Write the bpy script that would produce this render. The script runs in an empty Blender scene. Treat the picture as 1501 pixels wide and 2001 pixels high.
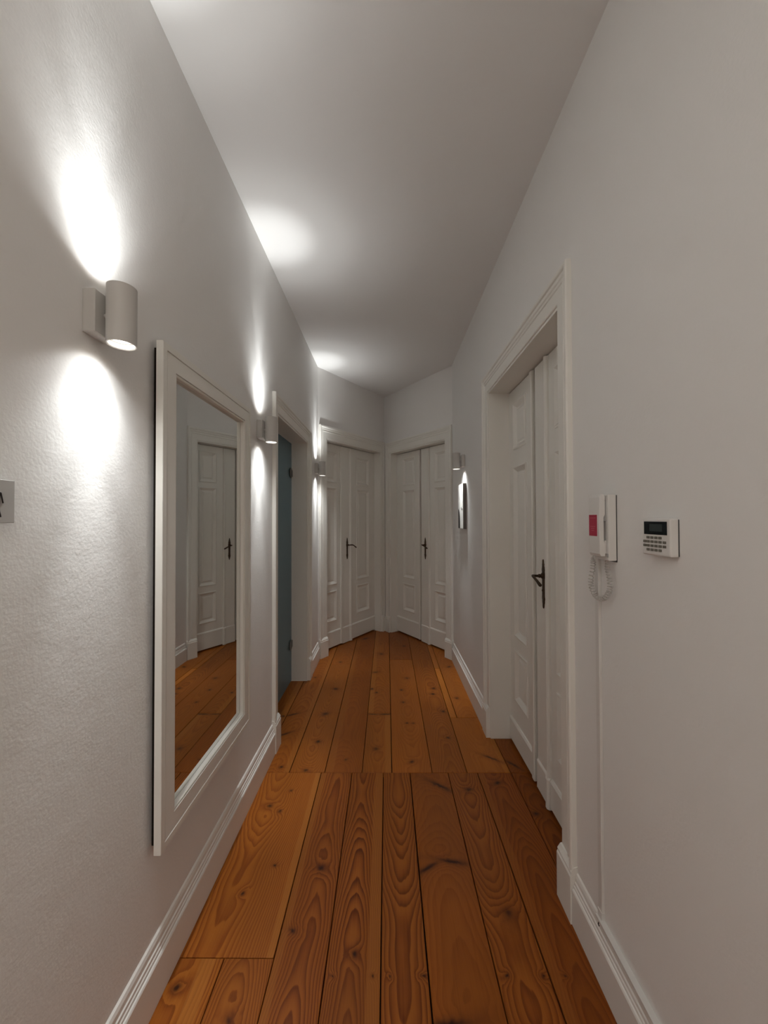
import bpy, bmesh, math, random
from mathutils import Vector, Matrix

# ------------------------------------------------------------------ camera, world, light
sc = bpy.context.scene
COL = sc.collection
FPX, CAMH = 750.0, 1.45
YAW, PITCH, ROLL = 0.0071, 0.0142, -0.003
cam = bpy.data.cameras.new('camera'); camo = bpy.data.objects.new('camera', cam); COL.objects.link(camo)
cam.sensor_fit = 'VERTICAL'; cam.sensor_height = 24.0; cam.lens = 24.0 * FPX / 2001.0
cam.clip_start = 0.02; cam.clip_end = 60
_f = Vector((-math.sin(YAW)*math.cos(PITCH), math.cos(YAW)*math.cos(PITCH), math.sin(PITCH)))
_r = Vector((math.cos(YAW), math.sin(YAW), 0)); _u = _r.cross(_f)
_r2 = _r*math.cos(ROLL) + _u*math.sin(ROLL); _u2 = -_r*math.sin(ROLL) + _u*math.cos(ROLL)
_m = Matrix((( _r2.x, _u2.x, -_f.x, 0), (_r2.y, _u2.y, -_f.y, 0), (_r2.z, _u2.z, -_f.z, CAMH), (0, 0, 0, 1)))
camo.matrix_world = _m
sc.camera = camo

w = bpy.data.worlds.new('world'); sc.world = w; w.use_nodes = True
w.node_tree.nodes['Background'].inputs[0].default_value = (0.6, 0.65, 0.7, 1)
w.node_tree.nodes['Background'].inputs[1].default_value = 0.0

# (cone angle, blend, watts) of the beams that make up one bulb
BEAMS = ((32, 1.0, 14.0), (60, 1.0, 3.8), (94, 1.0, 4.8), (134, 1.0, 2.2))
LAMP_COL = (0.955, 0.985, 0.985)
def area(name, loc, target, sx, sy, e, col):
    l = bpy.data.lights.new(name, 'AREA'); l.shape = 'RECTANGLE'; l.size = sx; l.size_y = sy; l.energy = e; l.color = col
    o = bpy.data.objects.new(name, l); COL.objects.link(o); o.location = loc
    o.rotation_euler = (Vector(target) - Vector(loc)).to_track_quat('-Z', 'Y').to_euler(); return o
area('hall_fill_behind', (0.0, -1.3, 2.95), (0.0, -1.25, 0.0), 0.9, 1.6, 6.0, (1.0, 0.92, 0.80))  # soft overhead fill added behind the camera, no fixture
area('room_fill_behind', (0.0, -2.45, 1.55), (0.1, 0.0, 1.5), 1.1, 1.9, 0.6, (1.0, 0.92, 0.80))  # upright fill added behind the camera to brighten doors and walls
# added fill: spots without fixtures, as if the lamp row continued behind the camera
for _y in (-0.35, -1.55):
    for _up in (0, 1):
        for _s, _b, _e in BEAMS[1:]:
            _l = bpy.data.lights.new('lamp_fill_behind', 'SPOT'); _l.energy = _e*2.1; _l.spot_size = math.radians(_s); _l.spot_blend = _b; _l.shadow_soft_size = 0.014; _l.color = LAMP_COL
            _o = bpy.data.objects.new('lamp_fill_behind', _l); COL.objects.link(_o); _o.location = (-0.64, _y, 2.0 if _up else 1.87)
            if _up: _o.rotation_euler = (math.pi, 0, 0)

vs = sc.view_settings
vs.view_transform = 'Standard'; vs.look = 'None'; vs.exposure = 0.60; vs.gamma = 1.0; vs.use_curve_mapping = False

# ------------------------------------------------------------------ materials
def new_mat(name):
    m = bpy.data.materials.new(name); m.use_nodes = True
    return m, m.node_tree.nodes, m.node_tree.links, m.node_tree.nodes['Principled BSDF']
def math_n(N, L, op, a, b=None, c=None):
    n = N.new('ShaderNodeMath'); n.operation = op
    for i, v in enumerate((a, b, c)):
        if v is None: continue
        if isinstance(v, (int, float)): n.inputs[i].default_value = v
        else: L.new(v, n.inputs[i])
    return n.outputs[0]
def paint(name, col, rough=0.6, bump=0.0, scale=60.0, var=0.03, spec=0.4, dist=0.002):
    m, N, L, b = new_mat(name)
    tc = N.new('ShaderNodeTexCoord')
    n1 = N.new('ShaderNodeTexNoise'); n1.inputs['Scale'].default_value = 2.3; n1.inputs['Detail'].default_value = 4
    L.new(tc.outputs['Object'], n1.inputs['Vector'])
    mx = N.new('ShaderNodeMixRGB'); L.new(n1.outputs['Fac'], mx.inputs['Fac'])
    mx.inputs[1].default_value = tuple(c*(1-var) for c in col) + (1,)
    mx.inputs[2].default_value = tuple(min(1, c*(1+var)) for c in col) + (1,)
    L.new(mx.outputs[0], b.inputs['Base Color'])
    b.inputs['Roughness'].default_value = rough
    b.inputs['Specular IOR Level'].default_value = spec
    if bump:
        n2 = N.new('ShaderNodeTexNoise'); n2.inputs['Scale'].default_value = scale; n2.inputs['Detail'].default_value = 3
        L.new(tc.outputs['Object'], n2.inputs['Vector'])
        n3 = N.new('ShaderNodeTexNoise'); n3.inputs['Scale'].default_value = scale*0.12; n3.inputs['Detail'].default_value = 2
        L.new(tc.outputs['Object'], n3.inputs['Vector'])
        s = math_n(N, L, 'MULTIPLY_ADD', n3.outputs['Fac'], 2.0, n2.outputs['Fac'])
        bp = N.new('ShaderNodeBump'); bp.inputs['Strength'].default_value = bump; bp.inputs['Distance'].default_value = dist
        L.new(s, bp.inputs['Height']); L.new(bp.outputs[0], b.inputs['Normal'])
    return m
def plain(name, col, rough=0.4, metal=0.0, spec=0.5, emit=0, ecol=None, coat=0):
    m, N, L, b = new_mat(name)
    tc = N.new('ShaderNodeTexCoord'); n = N.new('ShaderNodeTexNoise'); n.inputs['Scale'].default_value = 35
    L.new(tc.outputs['Object'], n.inputs['Vector'])
    r = math_n(N, L, 'MULTIPLY_ADD', n.outputs['Fac'], 0.08, max(rough-0.04, 0.0)); L.new(r, b.inputs['Roughness'])
    b.inputs['Base Color'].default_value = (*col, 1); b.inputs['Metallic'].default_value = metal
    b.inputs['Specular IOR Level'].default_value = spec
    if coat: b.inputs['Coat Weight'].default_value = coat; b.inputs['Coat Roughness'].default_value = 0.1
    if emit:
        b.inputs['Emission Color'].default_value = (*(ecol or col), 1); b.inputs['Emission Strength'].default_value = emit
    return m
WALL = paint('white_wall_paint', (0.87, 0.852, 0.830), 0.62, 0.4, 120, 0.012, 0.3, 0.0014)
CEIL = paint('ceiling_paint', (0.86, 0.848, 0.832), 0.8, 0.12, 40, 0.01, 0.2)
GLOSS = paint('white_door_enamel', (0.87, 0.85, 0.795), 0.38, 0.12, 30, 0.012, 0.45, 0.001)
BASEB = paint('white_baseboard_enamel', (0.87, 0.85, 0.81), 0.36, 0.05, 30, 0.01, 0.45)
LAMPW = plain('white_lamp_metal', (0.60, 0.58, 0.55), 0.45)
CORD = plain('grey_cord_plastic', (0.55, 0.53, 0.50), 0.4)
LAMPIN = plain('lamp_reflector', (0.9, 0.88, 0.84), 0.3)
LENS = plain('lamp_lens', (1, 1, 1), 0.4, emit=9.0, ecol=(1.0, 0.95, 0.87))
BRONZE = plain('aged_bronze', (0.075, 0.05, 0.032), 0.36, 0.85)
PLASTIC = plain('white_plastic', (0.76, 0.74, 0.71), 0.32)
GREYP = plain('grey_plastic', (0.42, 0.41, 0.40), 0.4)
DARKP = plain('dark_plastic', (0.03, 0.03, 0.032), 0.4)
KEYM = plain('keypad_key_rubber', (0.17, 0.16, 0.13), 0.5)
SCREEN = plain('black_display', (0.012, 0.014, 0.015), 0.12, spec=0.6)
LCD = plain('grey_lcd', (0.045, 0.055, 0.055), 0.15, spec=0.6)
RED = plain('red_sticker', (0.42, 0.012, 0.05), 0.4)
PINK = plain('sticker_print', (0.62, 0.16, 0.2), 0.4)
VOID = plain('dark_gap', (0.02, 0.015, 0.012), 0.9, spec=0.1)  # near black: floor joints, plus painted shade in door and mirror gaps
CANVAS = plain('canvas_white', (0.85, 0.84, 0.80), 0.6)
CANVAS_EDGE = plain('canvas_edge', (0.16, 0.14, 0.125), 0.6)
INK = plain('black_ink', (0.012, 0.010, 0.010), 0.5)
SIGNP = plain('grey_sign_acrylic', (0.52, 0.51, 0.49), 0.3)
STEEL = plain('dark_steel', (0.10, 0.10, 0.10), 0.3, 0.9)
def mirror_mat():
    m, N, L, b = new_mat('mirror_silver')
    b.inputs['Base Color'].default_value = (0.80, 0.81, 0.79, 1); b.inputs['Metallic'].default_value = 1; b.inputs['Roughness'].default_value = 0.015
    return m
MIRROR = mirror_mat()
def glass_mat():
    m, N, L, b = new_mat('satin_blue_glass')
    b.inputs['Base Color'].default_value = (0.26, 0.40, 0.46, 1); b.inputs['Roughness'].default_value = 0.22
    t = N.new('ShaderNodeBsdfTransparent'); t.inputs[0].default_value = (0.42, 0.50, 0.52, 1)
    mx = N.new('ShaderNodeMixShader'); mx.inputs[0].default_value = 0.55
    L.new(t.outputs[0], mx.inputs[1]); L.new(b.outputs[0], mx.inputs[2])
    L.new(mx.outputs[0], N['Material Output'].inputs['Surface'])
    return m
GLASS = glass_mat()

def wood(seed, cx, knots=(), tone=1.0, red=0.0, d0=0.06, contrast=1.0, sap=None, sapw=0.03):
    """varnished pine board; cx = where the heart of the trunk lies across the board (m)"""
    m, N, L, b = new_mat('pine_board_%d' % seed)
    M = lambda op, a, b_=None, c=None: math_n(N, L, op, a, b_, c)
    tc = N.new('ShaderNodeTexCoord'); sp = N.new('ShaderNodeSeparateXYZ'); L.new(tc.outputs['Object'], sp.inputs[0])
    X, Y = sp.outputs[0], sp.outputs[1]
    def noise(sx, sy, off, detail=2, scale=1.0, rough=0.5):
        cb = N.new('ShaderNodeCombineXYZ'); L.new(M('MULTIPLY_ADD', X, sx, off), cb.inputs[0]); L.new(M('MULTIPLY_ADD', Y, sy, off*1.7), cb.inputs[1])
        cb.inputs[2].default_value = off*0.37
        n = N.new('ShaderNodeTexNoise'); n.inputs['Scale'].default_value = scale; n.inputs['Detail'].default_value = detail
        n.inputs['Roughness'].default_value = rough; L.new(cb.outputs[0], n.inputs['Vector']); return n.outputs['Fac']
    nx = noise(1.2, 1.1, seed*3.1)                       # heart line wanders
    nd = noise(0.6, 1.5, seed*5.3+9, 2)                  # depth of the cut
    nf = noise(22, 4, seed*1.9+4, 2)                     # fine wobble
    nk = noise(55, 38, seed*0.7+3, 2)
    dx = M('ADD', M('SUBTRACT', X, cx), M('MULTIPLY', M('SUBTRACT', nx, 0.5), 0.055))
    slope = (0.055, -0.045, 0.07, -0.06, 0.05)[seed % 5]
    dd = M('ADD', M('MULTIPLY', M('SUBTRACT', nd, 0.5), 0.075), M('MULTIPLY_ADD', Y, slope, d0 + 0.10 - slope*2.0))
    r = M('SQRT', M('ADD', M('MULTIPLY', dx, dx), M('MULTIPLY', dd, dd)))
    r = M('MULTIPLY_ADD', nf, 0.007, r)
    dark = None; halo = None
    wob = M('MULTIPLY', M('SUBTRACT', nk, 0.5), 0.016)
    rk = random.Random(seed)
    for kn_ in knots:
        kx, ky, ks = kn_[:3]
        an = rk.uniform(-0.7, 0.7); ca, sa = math.cos(an), math.sin(an); el = rk.uniform(0.45, 1.0); mag = rk.uniform(0.55, 1.0)
        ey_s = 0.8
        if len(kn_) > 3: an, el, ey_s, mag = kn_[3], 0.32, 1.9, 0.8      # spike knot: a streak across the board
        ca, sa = math.cos(an), math.sin(an)
        ex0 = M('ADD', M('SUBTRACT', X, kx), wob); ey0 = M('ADD', M('SUBTRACT', Y, ky), wob)
        ex = M('MULTIPLY', M('ADD', M('MULTIPLY', ex0, ca), M('MULTIPLY', ey0, sa)), el)
        ey = M('MULTIPLY', M('SUBTRACT', M('MULTIPLY', ey0, ca), M('MULTIPLY', ex0, sa)), ey_s)
        d2 = M('ADD', M('MULTIPLY', ex, ex), M('MULTIPLY', ey, ey))
        g = M('EXPONENT', M('MULTIPLY', d2, -1.0/(ks*2.6)**2))
        r = M('MULTIPLY_ADD', g, 0.011, r)
        g2 = M('MULTIPLY', M('EXPONENT', M('MULTIPLY', d2, -1.0/(ks*0.62)**2)), mag); g3 = M('EXPONENT', M('MULTIPLY', d2, -1.0/(ks*1.5)**2))
        dark = g2 if dark is None else M('MAXIMUM', dark, g2)
        halo = g3 if halo is None else M('MAXIMUM', halo, g3)
    ph = M('FRACT', M('MULTIPLY', r, 175.0))
    ring = M('POWER', ph, 1.7)                           # early wood -> late wood, sharp edge
    ring = M('MULTIPLY', ring, M('SUBTRACT', 1.0, M('POWER', ph, 22.0)))
    fib = noise(240, 5, seed*2.3+1, 2)
    blot = noise(5, 1.6, seed*7.7+2, 3)
    amt = M('MULTIPLY', ring, M('MULTIPLY_ADD', blot, 0.72*contrast, 0.16*contrast))
    amt = M('ADD', amt, M('MULTIPLY', M('SUBTRACT', fib, 0.5), 0.30))
    rp = N.new('ShaderNodeValToRGB'); L.new(amt, rp.inputs[0])
    c = rp.color_ramp
    def T(col): return tuple(v*tone for v in (col[0], col[1]*(1-0.22*red), col[2]*(1-0.45*red))) + (1,)
    c.elements[0].position = 0.0; c.elements[0].color = T((0.40, 0.125, 0.015))
    c.elements[1].position = 0.75; c.elements[1].color = T((0.105, 0.020, 0.0025))
    e = c.elements.new(0.35); e.color = T((0.275, 0.072, 0.008))
    col = rp.outputs[0]
    mx = N.new('ShaderNodeMixRGB'); mx.blend_type = 'MULTIPLY'; mx.inputs[0].default_value = 1
    sh = N.new('ShaderNodeMapRange'); L.new(blot, sh.inputs[0]); sh.inputs[1].default_value = 0.25; sh.inputs[2].default_value = 0.75
    sh.inputs[3].default_value = 0.80; sh.inputs[4].default_value = 1.12
    L.new(col, mx.inputs[1]); L.new(sh.outputs[0], mx.inputs[2]); col = mx.outputs[0]
    if sap is not None:                                   # pale sapwood edge
        e1 = M('ABSOLUTE', M('SUBTRACT', M('ADD', X, M('MULTIPLY', M('SUBTRACT', nd, 0.5), 0.03)), sap))
        k = N.new('ShaderNodeMapRange'); L.new(e1, k.inputs[0]); k.inputs[1].default_value = sapw; k.inputs[2].default_value = sapw+0.004
        k.inputs[3].default_value = 0.55; k.inputs[4].default_value = 0.0
        m2 = N.new('ShaderNodeMixRGB'); L.new(k.outputs[0], m2.inputs[0]); L.new(col, m2.inputs[1]); m2.inputs[2].default_value = T((0.44, 0.160, 0.028)); col = m2.outputs[0]
    if dark is not None:
        m3 = N.new('ShaderNodeMixRGB'); L.new(M('MULTIPLY', halo, 0.6), m3.inputs[0]); L.new(col, m3.inputs[1]); m3.inputs[2].default_value = (0.13, 0.032, 0.006, 1)
        m4 = N.new('ShaderNodeMixRGB'); L.new(M('MINIMUM', M('MULTIPLY', dark, 1.3), 0.95), m4.inputs[0]); L.new(m3.outputs[0], m4.inputs[1]); m4.inputs[2].default_value = (0.030, 0.008, 0.003, 1)
        col = m4.outputs[0]
    L.new(col, b.inputs['Base Color'])
    L.new(M('MULTIPLY_ADD', fib, 0.14, 0.34), b.inputs['Roughness'])
    b.inputs['Specular IOR Level'].default_value = 0.22
    bp = N.new('ShaderNodeBump'); bp.inputs['Strength'].default_value = 0.25; bp.inputs['Distance'].default_value = 0.0008
    L.new(amt, bp.inputs['Height']); L.new(bp.outputs[0], b.inputs['Normal'])
    return m

# ------------------------------------------------------------------ mesh helpers
class MB:
    def __init__(self): self.bm = bmesh.new(); self.smooth = False
    def box(self, x0, x1, y0, y1, z0, z1, bevel=0.0, seg=1):
        v = [self.bm.verts.new((x, y, z)) for x in (x0, x1) for y in (y0, y1) for z in (z0, z1)]
        fs = [self.bm.faces.new([v[i] for i in q]) for q in ((0,1,3,2), (4,6,7,5), (0,4,5,1), (2,3,7,6), (0,2,6,4), (1,5,7,3))]
        if bevel:
            es = list({e for f in fs for e in f.edges})
            bmesh.ops.bevel(self.bm, geom=es, offset=bevel, segments=seg, profile=0.5, affect='EDGES')
        return self
    def rings(self, loops, cap0=True, cap1=True, closed=True):
        R = [[self.bm.verts.new(p) for p in lp] for lp in loops]
        n = len(R[0])
        for a, b in zip(R, R[1:]):
            for i in range(n if closed else n-1):
                j = (i+1) % n
                self.bm.faces.new((a[i], a[j], b[j], b[i]))
        if cap0: self.bm.faces.new(R[0][::-1])
        if cap1: self.bm.faces.new(R[-1])
        return self
    def lathe(self, prof, seg=24, c=(0, 0, 0), axis='Z', cap=True):
        loops = []
        for r, h in prof:
            lp = []
            for i in range(seg):
                a = 2*math.pi*i/seg; u, v = r*math.cos(a), r*math.sin(a)
                p = (u, v, h) if axis == 'Z' else ((h, u, v) if axis == 'X' else (u, h, v))
                lp.append((p[0]+c[0], p[1]+c[1], p[2]+c[2]))
            loops.append(lp)
        self.smooth = True
        return self.rings(loops, cap, cap)
    def tube(self, pts, rad, seg=10, flat=1.0, cap=True):
        pts = [Vector(p) for p in pts]; loops = []
        up = Vector((0, 0, 1)); prev = None
        for i, p in enumerate(pts):
            t = (pts[min(i+1, len(pts)-1)] - pts[max(i-1, 0)]).normalized()
            if prev is None:
                a = t.cross(up)
                if a.length < 1e-3: a = t.cross(Vector((1, 0, 0)))
                a.normalize()
            else: a = (prev - t*prev.dot(t)).normalized()
            prev = a; b = t.cross(a)
            r = rad[i] if isinstance(rad, (list, tuple)) else rad
            loops.append([p + a*r*math.cos(2*math.pi*k/seg) + b*r*flat*math.sin(2*math.pi*k/seg) for k in range(seg)])
        self.smooth = True
        return self.rings(loops, cap, cap)
    def prism(self, poly, a0, a1, f):
        """poly of 2-D points, f(u, v, a) -> 3-D point, extruded from a0 to a1"""
        return self.rings([[f(u, v, a0) for u, v in poly], [f(u, v, a1) for u, v in poly]])
    def build(self, name, mat, parent=None, matrix=None, smooth=None):
        bmesh.ops.recalc_face_normals(self.bm, faces=self.bm.faces)
        me = bpy.data.meshes.new(name); self.bm.to_mesh(me); self.bm.free()
        if smooth if smooth is not None else self.smooth:
            for p in me.polygons: p.use_smooth = True
            me.set_sharp_from_angle(angle=math.radians(38))
        me.materials.append(mat)
        o = bpy.data.objects.new(name, me); COL.objects.link(o)
        if parent: o.parent = parent
        if matrix: o.matrix_world = matrix
        return o
def tag(o, label=None, cat=None, group=None, kind=None):
    for k, v in (('label', label), ('category', cat), ('group', group), ('kind', kind)):
        if v: o[k] = v
    return o
def empty(name, matrix=None):
    o = bpy.data.objects.new(name, None); o.empty_display_size = 0.1; COL.objects.link(o)
    if matrix: o.matrix_world = matrix
    return o
def copy_tree(o, parent=None):
    c = o.copy(); COL.objects.link(c)
    if parent: c.parent = parent
    for ch in [x for x in list(bpy.data.objects) if x.parent == o]: copy_tree(ch, c)
    return c
def frame(ox, oy, dx, dy, oz=0.0):
    """local x runs along the wall, local y is the left normal of it"""
    l = math.hypot(dx, dy); dx /= l; dy /= l
    return Matrix(((dx, -dy, 0, ox), (dy, dx, 0, oy), (0, 0, 1, oz), (0, 0, 0, 1)))

# ------------------------------------------------------------------ layout (metres)
XL, XR, H = -0.71, 0.677, 3.012
A0, CC, B0 = (-0.71, 3.95), (-0.027, 4.975), (0.677, 3.93)
YB = -2.6                                   # wall behind the camera
LA = math.hypot(CC[0]-A0[0], CC[1]-A0[1]); LB = math.hypot(B0[0]-CC[0], B0[1]-CC[1])
FR = frame(XR, 0, 0, 1)                     # right wall: +y local points into the hall
FL = frame(XL, 0, 0, 1)                     # left wall: -y local points into the hall
FA = frame(A0[0], A0[1], CC[0]-A0[0], CC[1]-A0[1])   # -y local into the hall
FB = frame(CC[0], CC[1], B0[0]-CC[0], B0[1]-CC[1])   # -y local into the hall

def wall(name, fr, o, s0, s1, thick, holes):
    """o = local y sign pointing into the hall; holes = (s0, s1, ztop)"""
    m = MB(); s = s0
    for (a, b, zt) in holes:
        m.box(s, a, 0, -o*thick, 0, H); m.box(a, b, 0, -o*thick, zt, H); s = b
    m.box(s, s1, 0, -o*thick, 0, H)
    return tag(m.build(name, WALL, None, fr), kind='structure')
C_OP = (1.50, 2.55, 2.28); A_OP = (0.13, 1.15, 2.29); B_OP = (0.13, 1.155, 2.27); G_OP = (2.48, 3.435, 2.13)
wall('wall_right', FR, 1, YB, 4.25, 0.32, [C_OP])
wall('wall_left', FL, -1, YB, 4.25, 0.32, [G_OP])
wall('wall_end_left', FA, -1, 0, LA+0.12, 0.20, [A_OP])
wall('wall_end_right', FB, -1, 0, LB, 0.20, [B_OP])
tag(MB().box(-1.2, 1.2, YB-0.1, YB, 0, H).build('wall_behind', WALL), kind='structure')
tag(MB().box(-2.4, 1.4, YB-0.1, 5.6, H, H+0.1).build('ceiling', CEIL), kind='structure')
# bathroom behind the glass door
tag(MB().box(-2.3, -2.2, 1.6, 4.6, 0, H).build('wall_bathroom_far', WALL), kind='structure')
tag(MB().box(-2.2, -1.03, 4.5, 4.6, 0, H).build('wall_bathroom_right', WALL), kind='structure')
area('bathroom_fill', (-1.6, 3.0, 2.95), (-1.6, 3.0, 0), 0.6, 0.6, 3.5, (0.75, 0.9, 1.0))  # bluish fill added inside the bathroom to brighten the glass
tag(MB().box(-2.2, -1.03, 1.6, 1.7, 0, H).build('wall_bathroom_left', WALL), kind='structure')

# ------------------------------------------------------------------ floor of old pine planks
floor = tag(MB().box(-2.4, 1.4, YB-0.1, 5.6, -0.12, -0.028).build('floor', VOID), kind='structure')
random.seed(4)
S = 2.203
planks = [
 # x0, x1, y0, y1, heart x, tone, red, depth, contrast, sapwood x, knots
 (-0.775,-0.540, YB, 1.283, -0.66, 1.10, 0.0, 0.035, 1.1, -0.585, [(-0.655, 1.20, 0.012)]),
 (-0.540,-0.376, YB, 1.283, -0.47, 0.95, 0.1, 0.03, 1.1, None, [(-0.459, 1.125, 0.013)]),
 (-0.775,-0.376, 1.283, S, -0.60, 1.12, 0.0, 0.07, 1.0, -0.385, [(-0.594, 1.948, 0.012), (-0.533, 1.914, 0.009), (-0.513, 2.057, 0.008), (-0.56, 1.50, 0.008), (-0.47, 1.62, 0.007)]),
 (-0.376,-0.201, YB, S, -0.285, 0.85, 0.35, 0.02, 1.15, -0.372, [(-0.335, 1.367, 0.008), (-0.277, 1.608, 0.011)]),
 (-0.201,-0.024, YB, S, -0.125, 0.86, 0.25, 0.012, 1.35, -0.045, [(-0.113, 1.294, 0.010), (-0.176, 1.233, 0.004), (-0.05, 1.233, 0.004)]),
 (-0.024, 0.128, YB, S, 0.055, 0.86, 0.15, 0.015, 1.3, None, [(0.005, 1.233, 0.004), (0.112, 1.234, 0.004)]),
 (0.128, 0.343, YB, S, 0.235, 0.80, 0.45, 0.22, 0.45, None, [(0.165, 1.610, 0.024, 0.55), (0.270, 1.640, 0.026, -0.18), (0.285, 2.095, 0.028, -0.65), (0.17, 1.118, 0.030, 0.1)]),
 (0.343, 0.510, YB, S, 0.425, 0.84, 0.25, 0.02, 1.1, None, [(0.440, 1.43, 0.019), (0.432, 2.067, 0.012), (0.374, 1.235, 0.005), (0.490, 1.236, 0.005)]),
 (0.510, 0.700, YB, S, 0.60, 0.72, 0.7, 0.05, 0.9, 0.520, [(0.559, 1.236, 0.004), (0.60, 2.12, 0.012)]),
 (0.700, 1.050, YB, S, 0.77, 0.66, 0.7, 0.06, 0.9, None, [(0.724, 1.902, 0.012)]),
 (-1.06,-0.740, S, 5.4, -0.80, 0.95, 0.2, 0.06, 0.8, -0.765, [(-0.712-0.05, 2.82, 0.010)]),
 (-0.740,-0.560, S, 5.4, -0.65, 0.92, 0.25, 0.05, 0.9, -0.572, [(-0.700, 2.845, 0.022, 0.5), (-0.689, 2.590, 0.020, 0.6), (-0.655, 3.50, 0.012), (-0.62, 2.25, 0.01)]),
 (-0.560,-0.358, S, 3.813, -0.46, 0.95, 0.05, 0.03, 0.9, None, [(-0.448, 2.504, 0.016), (-0.458, 2.854, 0.018), (-0.437, 3.269, 0.016), (-0.47, 2.22, 0.012)]),
 (-0.560,-0.358, 3.813, 5.4, -0.43, 0.90, 0.2, 0.05, 0.8, None, [(-0.47, 3.87, 0.014)]),
 (-0.358,-0.145, S, 5.4, -0.27, 0.78, 0.55, 0.09, 0.6, -0.335, [(-0.26, 4.62, 0.02), (-0.25, 2.32, 0.008)]),
 (-0.145, 0.025, S, 2.869, -0.06, 0.93, 0.1, 0.03, 0.95, 0.012, [(-0.010, 2.852, 0.020, 0.05), (-0.108, 2.852, 0.014, 0.0), (-0.071, 2.428, 0.016)]),
 (-0.145, 0.025, 2.869, 5.4, -0.075, 0.95, 0.15, 0.04, 0.9, -0.13, [(-0.129, 3.269, 0.014), (-0.09, 3.20, 0.012), (-0.11, 3.62, 0.016), (-0.06, 4.10, 0.022)]),
 (0.025, 0.255, S, 3.935, 0.15, 0.98, 0.2, 0.10, 0.7, None, [(0.125, 3.035, 0.012), (0.137, 2.728, 0.008), (0.184, 2.728, 0.008), (0.176, 3.486, 0.017), (0.12, 3.25, 0.012), (0.144, 2.30, 0.010)]),
 (0.025, 0.255, 3.935, 5.4, 0.12, 0.75, 0.5, 0.08, 0.7, None, [(0.19, 4.35, 0.018)]),
 (0.255, 0.453, S, 5.4, 0.375, 0.90, 0.15, 0.014, 1.1, None, [(0.374, 3.175, 0.016), (0.395, 3.279, 0.013), (0.417, 2.892, 0.015), (0.40, 2.55, 0.010)]),
 (0.453, 0.700, S, 2.804, 0.60, 1.05, 0.05, 0.13, 0.5, 0.690, [(0.625, 2.335, 0.020, -0.63)]),
 (0.453, 0.505, 2.804, 3.709, 0.42, 1.28, -0.2, 0.12, 0.3, None, []),
 (0.453, 0.505, 3.709, 5.4, 0.42, 1.10, -0.1, 0.12, 0.3, None, []),
 (0.505, 0.700, 2.804, 5.4, 0.60, 1.08, 0.05, 0.12, 0.5, None, [(0.558, 3.104, 0.014), (0.60, 3.75, 0.014)]),
 (0.700, 1.050, S, 5.4, 0.80, 0.72, 0.6, 0.08, 0.7, None, [(0.738, 2.275, 0.022, -0.9)]),
 (-2.25,-1.06, YB, 5.4, -1.5, 0.8, 0.3, 0.1, 0.7, None, []),
]
for i, (x0, x1, y0, y1, cx, tone, red, d0, con, sap, kn) in enumerate(planks):
    g = random.uniform(0.0010, 0.0026); g2 = random.uniform(0.0012, 0.0030)
    m = MB().box(x0+g, x1-g2, y0+0.0012, y1-0.0012, -0.028, random.uniform(-0.0012, 0.0), 0.0014)
    m.build('plank', wood(i+1, cx, kn, tone*0.94, red, d0, con if y0 < 2 else con*0.7, sap, 0.022), floor)

# ------------------------------------------------------------------ doors, casings, baseboards
CAS = [(0.0, 0.0), (0.0, 0.004), (0.003, 0.007), (0.052, 0.008), (0.055, 0.012), (0.060, 0.012), (0.063, 0.009), (0.068, 0.009),
       (0.072, 0.014), (0.084, 0.015), (0.088, 0.021), (0.094, 0.023), (0.102, 0.022), (0.105, 0.018), (0.105, 0.0)]
def casing(parent, o, s0, s1, zt, wl=0.105, wr=0.105, wt=0.115):
    m = MB(); loops = []
    for corner in range(4):
        lp = []
        for u, t in CAS:
            ul, ur, ut = u*wl/0.105, u*wr/0.105, u*wt/0.105
            lp.append([(s0-ul, o*t, 0.0), (s0-ul, o*t, zt+ut), (s1+ur, o*t, zt+ut), (s1+ur, o*t, 0.0)][corner])
        loops.append(lp)
    m.rings(loops)
    c = m.build('casing', GLOSS, parent)
    for a, b_ in ((s0-wl-0.004, s0+0.001), (s1-0.001, s1+wr+0.004)):
        p = MB()
        t = 0.027
        # plinth block: plain block with a moulded, sloping top
        p.prism([(0, 0), (t, 0), (t, 0.165), (t-0.004, 0.172), (t-0.003, 0.180), (t-0.014, 0.196), (0, 0.20)], a, b_, lambda u, v, s: (s, o*u, v))
        p.build('plinth_block', GLOSS, parent)
    return c
def jamb(parent, o, s0, s1, zt, d0, d1, mat=None):
    m = MB(); k = 0.012
    m.box(s0-0.002, s0+k, -o*d0, -o*d1, 0, zt); m.box(s1-k, s1+0.002, -o*d0, -o*d1, 0, zt); m.box(s0-0.002, s1+0.002, -o*d0, -o*d1, zt-k, zt+0.002)
    return m.build('jamb', mat or GLOSS, parent)
def panel(parent, o, s0, s1, z0, z1, y):
    """sunk, bevelled panel with a raised field; y = leaf front (local), o = towards the hall"""
    m = MB(); L = []
    for ins, t in ((-0.004, 0.004), (0.004, 0.007), (0.010, 0.003), (0.030, -0.013), (0.040, -0.013), (0.052, -0.007)):
        L.append([(s0+ins, y+o*t, z0+ins), (s1-ins, y+o*t, z0+ins), (s1-ins, y+o*t, z1-ins), (s0+ins, y+o*t, z1-ins)])
    L.insert(0, [(p[0], y-o*0.018, p[2]) for p in L[0]])
    m.rings(L)
    return m.build('panel', GLOSS, parent)
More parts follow.
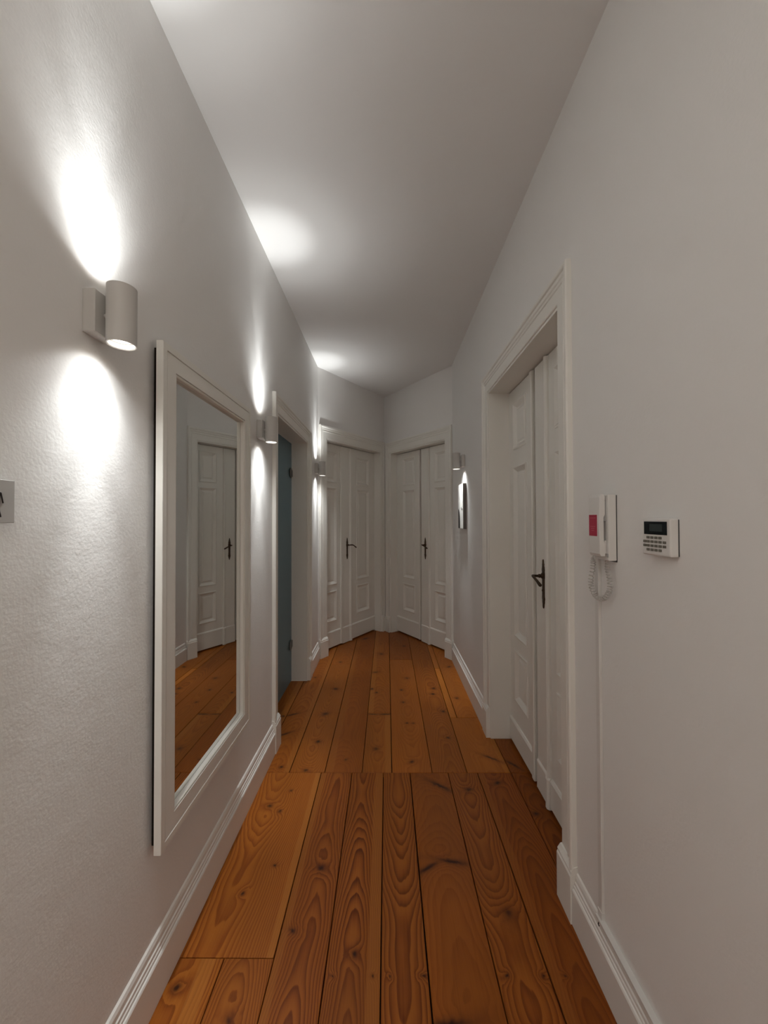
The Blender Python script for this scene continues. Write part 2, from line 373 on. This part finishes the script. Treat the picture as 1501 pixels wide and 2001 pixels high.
def leaf(parent, o, s0, s1, ps0, ps1, zt, y, pz, kick, zb=0.016, bead=None):
    """pz = list of (z0, z1) panel heights"""
    m = MB(); th = 0.038; ya, yb = y, y-o*th
    m.box(s0, ps0, ya, yb, zb, zt); m.box(ps1, s1, ya, yb, zb, zt)
    zs = [zb] + [v for p in pz for v in p] + [zt]
    for i in range(0, len(zs), 2): m.box(ps0, ps1, ya, yb, zs[i], zs[i+1])
    m.box(ps0, ps1, y-o*0.017, yb, zb, zt)
    if bead: m.box(bead[0], bead[1], ya, y+o*0.018, zb, zt-0.004, 0.004)
    lf = m.build('door_leaf', GLOSS, parent)
    for z0, z1 in pz: panel(lf, o, ps0, ps1, z0, z1, y)
    k = MB()
    k.prism([(-0.001, zb+0.002), (0.010, zb+0.002), (0.010, kick-0.006), (0.012, kick-0.004), (0.005, kick+0.008), (-0.001, kick+0.010)], s0+0.002 if not bead or bead[0] > s0+0.01 else bead[1], s1-0.002 if not bead or bead[1] < s1-0.01 else bead[0],
            lambda u, v, s: (s, y+o*u, v))
    k.build('kick_board', GLOSS, lf)
    return lf
def strip(parent, o, s0, s1, zt, y, kick, ridge, zb=0.010):
    """low flat lath carrying the lock, with a moulded ridge on one side (ridge = +1 at s1, -1 at s0)"""
    w_ = s1-s0; R_ = lambda u: s0+u if ridge > 0 else s1-u
    poly = [(0, 0), (0, 0.003), (0.003, 0.005), (w_-0.036, 0.005), (w_-0.033, 0.010), (w_-0.027, 0.011), (w_-0.024, 0.017), (w_-0.012, 0.021), (w_-0.004, 0.017), (w_, 0.010), (w_, 0)]
    m = MB(); m.prism(poly, zb, zt-0.004, lambda u, v, z: (R_(u), y+o*v, z))
    st = m.build('cover_strip', GLOSS, parent)
    k = MB()
    poly = [(0, -0.001), (0, 0.011), (w_-0.040, 0.011), (w_-0.036, 0.018), (w_-0.028, 0.019), (w_-0.022, 0.025), (w_-0.006, 0.025), (w_+0.003, 0.016), (w_+0.003, -0.001)]
    def sh(z, q): return [(R_(u), y+o*max(v-q, -0.001), z) for u, v in poly]
    k.rings([sh(zb-0.003, 0), sh(kick, 0), sh(kick+0.010, 0.007)])
    k.build('kick_board', GLOSS, st)
    return st
def handle(parent, o, s, zc, y, side):
    """zc = spindle height; ornate pointed plate with a curved lever"""
    half = [(0.0, 0.085), (0.0045, 0.078), (0.006, 0.066), (0.010, 0.060), (0.0085, 0.052), (0.0125, 0.042), (0.0155, 0.030), (0.0125, 0.022), (0.0165, 0.010), (0.017, -0.006),
            (0.0125, -0.018), (0.0115, -0.060), (0.0120, -0.105), (0.0165, -0.118), (0.0125, -0.128), (0.0125, -0.138), (0.0075, -0.148), (0.0065, -0.158), (0.0035, -0.164), (0.0, -0.168)]
    poly = half + [(-a, b_) for a, b_ in half[-2:0:-1]]
    m = MB(); L = []
    for q, t in ((1.0, 0.0), (1.0, 0.003), (0.72, 0.0062)):
        L.append([(s+a*q, y+o*t, zc+b_*(1.0 if q == 1 else 0.97)) for a, b_ in poly])
    m.rings(L)
    m.lathe([(0.0145, 0), (0.0145, 0.004*o+0.004*o), (0.0115, 0.012*o), (0.0085, 0.014*o)], 16, (s, y+o*0.002, zc), 'Y')
    m.tube([(s, y+o*0.004, zc-0.075), (s, y+o*0.009, zc-0.075)], 0.006, 10)
    pl = m.build('handle_plate', BRONZE, parent)
    lv = MB()
    lv.tube([(s, y+o*0.006, zc), (s, y+o*0.020, zc), (s, y+o*0.036, zc), (s+side*0.002, y+o*0.050, zc+0.001), (s+side*0.010, y+o*0.060, zc+0.002), (s+side*0.024, y+o*0.064, zc+0.001),
             (s+side*0.045, y+o*0.063, zc-0.006), (s+side*0.066, y+o*0.060, zc-0.016), (s+side*0.085, y+o*0.058, zc-0.026), (s+side*0.098, y+o*0.057, zc-0.032), (s+side*0.102, y+o*0.057, zc-0.034)],
            [0.0095, 0.0075, 0.0065, 0.0068, 0.0074, 0.0070, 0.0062, 0.0066, 0.0078, 0.0080, 0.0045], 12)
    lv.lathe([(0.010, 0.0), (0.0105, 0.004), (0.008, 0.008)], 14, (s, y+o*0.020, zc), 'Y')
    lv.build('lever', BRONZE, pl)
    return pl

def door(name, fr, o, op, casw, dep, leaves, st, hnd, kick, pz, wt=0.115):
    s0, s1, zt = op
    root = tag(empty(name, fr), kind='structure')
    casing(root, o, s0, s1, zt, casw[0], casw[1], wt)
    jamb(root, o, s0, s1, zt, 0.0, 0.20)
    y = -o*dep
    for (a, b_, pa, pb, bead) in leaves: leaf(root, o, a, b_, pa, pb, zt-0.018, y, pz, kick, bead=bead)
    strip(root, o, st[0], st[1], zt-0.018, y, kick, st[2])
    handle(root, o, hnd[0], hnd[1], y+o*0.005, hnd[2])
    # added dark sheet behind the leaves: painted shade for the meeting gap
    MB().box(s0, s1, y-o*0.045, y-o*0.052, 0, zt).build('gap_shade_sheet', VOID, root)
    return root
PZC = [(0.295, 0.610), (0.700, 1.765), (1.880, 2.170)]
PZE = [(0.300, 0.630), (0.705, 1.785), (1.845, 2.180)]
d1 = door('door_1', FR, 1, C_OP, (0.105, 0.095), 0.135, [(2.104, 2.538, 2.235, 2.450, (2.104, 2.138)), (1.512, 2.084, 1.60, 1.845, None)], (1.916, 2.083, -1), (1.985, 1.147, -1), 0.150, PZC)
d2 = door('door_2', FA, -1, A_OP, (0.112, 0.060), 0.10, [(0.142, 0.492, 0.190, 0.405, (0.462, 0.492)), (0.497, 1.138, 0.772, 1.018, None)], (0.499, 0.660, 1), (0.585, 1.130, 1), 0.183, PZE, 0.13)
d3 = door('door_3', FB, -1, B_OP, (0.085, 0.100), 0.10, [(0.142, 0.615, 0.268, 0.500, (0.588, 0.615)), (0.630, 1.143, 0.868, 1.07, None)], (0.631, 0.787, 1), (0.705, 1.132, 1), 0.195, PZE, 0.13)

# opening with a satin glass door, on the left
d4 = tag(empty('door_4', FL), kind='structure')
casing(d4, -1, G_OP[0], G_OP[1], G_OP[2], 0.105, 0.095, 0.110)
jamb(d4, -1, G_OP[0], G_OP[1], G_OP[2], 0.0, 0.32)
gp = MB().box(2.497, 3.418, 0.140, 0.148, 0.008, 2.112, 0.001).build('glass_pane', GLASS, d4)
for z in (0.335, 1.845):
    h_ = MB().lathe([(0.001, 0.150), (0.040, 0.150), (0.046, 0.153), (0.046, 0.157), (0.001, 0.157)], 28, (3.372, 0, z), 'Y', False)
    h_.lathe([(0.001, 0.138), (0.040, 0.138), (0.046, 0.135), (0.046, 0.131), (0.001, 0.131)], 28, (3.372, 0, z), 'Y', False)
    h_.box(3.378, 3.424, 0.130, 0.158, z-0.030, z+0.030, 0.002)
    h_.build('hinge', STEEL, d4)

BB = [(0, 0), (0.022, 0), (0.022, 0.122), (0.0195, 0.127), (0.0155, 0.129), (0.0155, 0.137), (0.0125, 0.140), (0.0125, 0.150), (0.009, 0.153), (0.009, 0.168), (0.0055, 0.178), (0.0, 0.182)]
def baseboard(name, fr, o, s0, s1):
    m = MB(); m.prism(BB, s0, s1, lambda u, v, s: (s, o*u, v))
    return tag(m.build(name, BASEB, None, fr), kind='structure')
baseboard('baseboard_right', FR, 1, YB, 1.390)
baseboard('baseboard_right.001', FR, 1, 2.650, 3.905)
baseboard('baseboard_left', FL, -1, YB, 2.370)
baseboard('baseboard_left.001', FL, -1, 3.535, 3.925)

# ------------------------------------------------------------------ up and down wall sconces
def spot(parent, z, up, size, blend, e, rad):
    l = bpy.data.lights.new('bulb_light', 'SPOT'); l.energy = e; l.spot_size = math.radians(size); l.spot_blend = blend; l.shadow_soft_size = rad; l.color = LAMP_COL
    o = bpy.data.objects.new('bulb_light', l); COL.objects.link(o); o.parent = parent; o.location = (0, 0.070, z)
    if up: o.rotation_euler = (math.pi, 0, 0)
def sconce(both=True):
    """local: y = out of the wall, x along it, z = 0 at lamp centre"""
    r = empty('wall_sconce')
    m = MB().box(-0.035, 0.035, 0.002, 0.030, -0.052, 0.052, 0.0025); m.box(-0.033, 0.033, 0.0, 0.003, -0.050, 0.050)
    m.build('backplate', LAMPW, r)
    MB().lathe([(0.006, 0.028), (0.006, 0.042)], 12, (0, 0, 0), 'Y').build('stem', LAMPW, r)
    prof = [(0.0275, 0.0), (0.0275, 0.068), (0.0295, 0.070), (0.032, 0.0695), (0.032, -0.0695), (0.0295, -0.070), (0.0275, -0.068), (0.0275, 0.0)]
    MB().lathe(prof, 40, (0, 0.070, 0), 'Z', False).build('tube', LAMPW, r)
    for s in (1, -1):
        MB().lathe([(0.0001, s*0.052), (0.024, s*0.052), (0.0265, s*0.050)], 32, (0, 0.070, 0), 'Z', False).build('lens', LENS if s < 0 or both else LAMPIN, r)
        rg = MB().lathe([(0.0235, s*0.0545), (0.0245, s*0.056), (0.0274, s*0.056), (0.0274, s*0.050), (0.0235, s*0.050), (0.0235, s*0.0545)], 32, (0, 0.070, 0), 'Z', False).build('lens_ring', LAMPIN, r)
        if s < 0 or both:
            for size, blend, e in BEAMS: spot(r, s*0.057, s > 0, size, blend, e, 0.014)
    return r
s0_ = sconce()
GS = 'up-and-down wall sconces'
spots = [(XL, 0.918, -1, 'white cylinder wall sconce nearest the camera, left of the tall mirror'),
         (XL, 2.120, -1, 'white cylinder wall sconce between the mirror and the glass-door opening'),
         (XL, 3.812, -1, 'white cylinder wall sconce on the left wall beside the far corner doors'),
         (XR, 3.340, 1, 'white cylinder wall sconce on the right wall above the small picture')]
for i, (x, y, side, lab) in enumerate(spots):
    o = s0_ if i == 0 else (sconce(False) if i == 3 else copy_tree(s0_))     # the right-hand one only shines down
    # local y -> into the hall
    o.matrix_world = Matrix.Translation((x, y, 1.938)) @ Matrix.Rotation(-math.pi/2 if side < 0 else math.pi/2, 4, 'Z')
    tag(o, lab, 'wall lamp', GS)

# ------------------------------------------------------------------ mirror
mr = tag(empty('wall_mirror', Matrix.Translation((XL, 1.515, 0.455))), 'tall rectangular mirror in a flat white frame hung on the left wall', 'mirror')
Y0, Y1, Z1 = -0.375, 0.372, 1.530
def fring(ins, x): return [(x, Y0+ins, ins), (x, Y1-ins, ins), (x, Y1-ins, Z1-ins), (x, Y0+ins, Z1-ins)]
m = MB(); m.rings([fring(0.0, 0.020), fring(0.0, 0.0395), fring(0.0015, 0.041), fring(0.0215, 0.041), fring(0.0220, 0.0365), fring(0.0245, 0.0365), fring(0.0250, 0.0395), fring(0.073, 0.0395), fring(0.0735, 0.034), fring(0.0765, 0.034), fring(0.077, 0.0375), fring(0.0795, 0.0375), fring(0.0825, 0.0345), fring(0.083, 0.020)], False, False)
m.build('frame', GLOSS, mr)
m = MB(); m.rings([fring(0.078, 0.0155), fring(0.078, 0.0195)]); m.build('mirror_glass', MIRROR, mr)
m = MB(); m.rings([fring(0.016, 0.004), fring(0.016, 0.0152)])
m.build('backing_board', VOID, mr)  # near-black colour stands in for shade in the gap behind the frame

# ------------------------------------------------------------------ restroom sign at the left edge
sg = tag(empty('restroom_sign', Matrix.Translation((XL, 0.716, 1.442))), 'small grey restroom sign with black figure outline at the left edge', 'sign')
MB().box(0.006, 0.011, -0.092, 0.0, 0.0, 0.079, 0.0008).build('sign_plate', SIGNP, sg)
MB().box(0.0, 0.006, -0.080, -0.012, 0.010, 0.069).build('sign_standoff', GREYP, sg)
def figure(cy, woman):
    m = MB(); z = lambda v: v; x = 0.0116
    m.lathe([(0.0001, 0.0109), (0.0042, 0.0109), (0.0042, 0.0118), (0.0001, 0.0118)], 16, (0, cy, 0.063), 'X', False)
    T = lambda a, b_, r=0.0011: m.tube([(x, a[0]+cy, a[1]), (x, b_[0]+cy, b_[1])], r, 6)
    T((-0.006, 0.055), (0.006, 0.055)); T((0.006, 0.055), (0.0105, 0.036)); T((-0.006, 0.055), (-0.0105, 0.036))
    if woman: T((0.004, 0.050), (0.009, 0.028)); T((-0.004, 0.050), (-0.009, 0.028)); T((-0.009, 0.028), (0.009, 0.028)); T((0.003, 0.028), (0.003, 0.010)); T((-0.003, 0.028), (-0.003, 0.010))
    else: T((0.001, 0.032), (0.0065, 0.011)); T((-0.001, 0.032), (-0.0065, 0.011)); T((0.004, 0.052), (0.0035, 0.034)); T((-0.004, 0.052), (-0.0035, 0.034))
    m.build('pictogram', INK, sg)
figure(-0.033, False); figure(-0.066, True)

# ------------------------------------------------------------------ small picture on the right wall
pc = tag(empty('wall_picture', Matrix.Translation((XR, 3.26, 1.350))), 'small upright black and white picture under the far right sconce', 'picture')
MB().box(-0.028, -0.001, 0.0, 0.222, 0.0, 0.390, 0.001).build('picture_body', CANVAS_EDGE, pc)
fp = MB().box(-0.0288, -0.0278, 0.002, 0.220, 0.002, 0.388).build('picture_print', CANVAS, pc)
m = MB()
poly = [(0.219, 0.003), (0.135, 0.003), (0.137, 0.06), (0.145, 0.11), (0.160, 0.145), (0.185, 0.165), (0.219, 0.175)]
m.rings([[(-0.0286, a, b_) for a, b_ in poly], [(-0.0292, a, b_) for a, b_ in poly]]); m.build('black_shape', INK, fp)
MB().tube([(-0.0292, 0.085, 0.186), (-0.0292, 0.068, 0.176), (-0.0292, 0.050, 0.172), (-0.0292, 0.030, 0.174)], 0.0016, 6).build('ink_stroke', INK, fp)

# ------------------------------------------------------------------ intercom telephone
ic = tag(empty('intercom_phone', Matrix.Translation((XR, 1.132, 1.320))), 'white wall intercom handset with red sticker and coiled cord beside the door', 'intercom')
def bx(x0, x1, y0, y1, z0, z1, bv=0.002, seg=2): return MB().box(-x1, -x0, y0, y1, z0, z1, bv, seg)
m = bx(0.002, 0.026, 0.0, 0.082, 0.0, 0.196, 0.003); m.build('base', PLASTIC, ic)
bx(0.0, 0.003, 0.001, 0.081, -0.004, 0.194, 0.0005).build('wall_bracket', DARKP, ic)
bx(0.025, 0.031, 0.012, 0.068, 0.116, 0.178, 0.002).build('cradle', GREYP, ic)
bx(0.025, 0.031, 0.012, 0.068, 0.020, 0.060, 0.002).build('cradle', PLASTIC, ic)
# handset: long bar, hollow towards the base between ear piece and mouth piece
side = [(0.030, 0.012), (0.030, 0.048), (0.034, 0.058), (0.034, 0.128), (0.030, 0.138), (0.030, 0.190), (0.034, 0.197), (0.043, 0.197), (0.0465, 0.188), (0.0475, 0.140), (0.0475, 0.060), (0.0465, 0.020), (0.043, 0.012)]
m = MB(); L = []
for yy, q in ((0.010, 0.92), (0.012, 0.985), (0.016, 1.0), (0.064, 1.0), (0.068, 0.985), (0.070, 0.92)):
    L.append([(-(0.038+(a-0.038)*q), yy, 0.105+(b_-0.105)*(1-(1-q)*0.15)) for a, b_ in side])
m.rings(L); hs = m.build('handset', PLASTIC, ic)
st = MB().box(-0.0482, -0.0470, 0.022, 0.066, 0.072, 0.136, 0.0003).build('red_sticker', RED, hs)
for a, b_, z in ((0.030, 0.058, 0.100), (0.034, 0.054, 0.094), (0.036, 0.052, 0.088), (0.028, 0.060, 0.126)):
    MB().box(-0.0486, -0.0481, a, b_, z, z+0.0014).build('sticker_print', PINK, hs)
bx(0.0255, 0.0275, 0.002, 0.009, 0.010, 0.021, 0.0003).build('button', GREYP, ic)
# coiled cord
path = [(0.063, 0.012), (0.073, 0.003), (0.074, -0.012), (0.081, -0.036), (0.0945, -0.068), (0.0955, -0.092), (0.082, -0.112), (0.060, -0.121), (0.036, -0.117), (0.016, -0.100), (0.009, -0.080), (0.013, -0.056), (0.022, -0.034), (0.030, -0.014), (0.036, 0.0)]
def cr(P, t):
    n = len(P)-1; i = min(int(t*n), n-1); u = t*n-i
    p0, p1, p2, p3 = P[max(i-1, 0)], P[i], P[i+1], P[min(i+2, n)]
    return tuple(0.5*((2*b)+(c-a)*u+(2*a-5*b+4*c-d)*u*u+(-a+3*b-3*c+d)*u**3) for a, b, c, d in zip(p0, p1, p2, p3))
turns, N_ = 38, 38*10
def xoff(t): return -(0.036 - 0.020*min(1, t*1.2))
base_pts = [cr(path, i/ N_) for i in range(N_+1)]
pts = []
for i in range(N_+1):
    t = i/N_; a, z = base_pts[i]
    q = base_pts[min(i+3, N_)]; p = base_pts[max(i-3, 0)]
    tx, tz = q[0]-p[0], q[1]-p[1]; l = math.hypot(tx, tz) or 1; nx_, nz_ = -tz/l, tx/l
    w_ = 1.0 if 0.12 < t < 0.90 else max(0.0, min(t/0.12, (1-t)/0.10))**2
    ang = 2*math.pi*turns*t; rr = 0.0066*w_
    pts.append((xoff(t)+rr*math.sin(ang), a+nx_*rr*math.cos(ang), z+nz_*rr*math.cos(ang)))
MB().tube(pts, 0.0016, 6).build('coiled_cord', CORD, ic)

# ------------------------------------------------------------------ cable duct under the intercom and along the baseboard
cd = tag(empty('cable_duct', Matrix.Translation((XR, 1.22, 0.0))), 'white vertical plastic cable duct running down the wall from the intercom', 'cable duct')
MB().box(-0.0095, 0.0, 0.0, 0.020, 0.200, 1.322, 0.001).build('channel', PLASTIC, cd)
MB().box(-0.0115, 0.0, -0.001, 0.021, 0.190, 0.214, 0.001).build('end_sleeve', PLASTIC, cd)
ch = tag(empty('cable_duct', Matrix.Translation((XR, 1.22, 0.182))), 'white horizontal plastic cable duct lying on top of the right baseboard', 'cable duct')
MB().box(-0.018, 0.0, YB-1.21, 0.024, 0.0, 0.0085, 0.0008).build('channel', PLASTIC, ch)
MB().tube([(-0.0165, 0.004, 0.001), (-0.019, 0.004, -0.006), (-0.0165, 0.004, -0.012)], 0.0018, 6).build('cable_clip', DARKP, ch)

# ------------------------------------------------------------------ alarm keypad
kp = tag(empty('alarm_keypad', Matrix.Translation((XR, 0.892, 1.355))), 'white alarm keypad with black display on the right wall', 'keypad')
bx(0.002, 0.022, 0.0, 0.096, 0.0, 0.090, 0.003, 2).build('housing', PLASTIC, kp)
bx(0.0, 0.004, 0.001, 0.094, 0.002, 0.088, 0.0005).build('back_plate', DARKP, kp)
d_ = bx(0.0212, 0.0226, 0.010, 0.090, 0.051, 0.083, 0.0005).build('display_window', SCREEN, kp)
bx(0.0224, 0.0229, 0.026, 0.070, 0.059, 0.077, 0.0001).build('lcd', LCD, d_)
for row, (z, ys) in enumerate(((0.0435, (0.033, 0.047, 0.061, 0.075)), (0.0335, (0.033, 0.047, 0.061, 0.075, 0.087)), (0.0235, (0.033, 0.047, 0.061, 0.075, 0.087)), (0.0135, (0.033, 0.047, 0.061, 0.075)))):
    for yy in ys: bx(0.0215, 0.0237, yy-0.0055, yy+0.0055, z-0.0032, z+0.0032, 0.0012).build('key', KEYM, kp)
    if row in (1, 2): bx(0.0215, 0.0237, 0.013, 0.024, z-0.0032, z+0.0032, 0.0012).build('key', KEYM, kp)
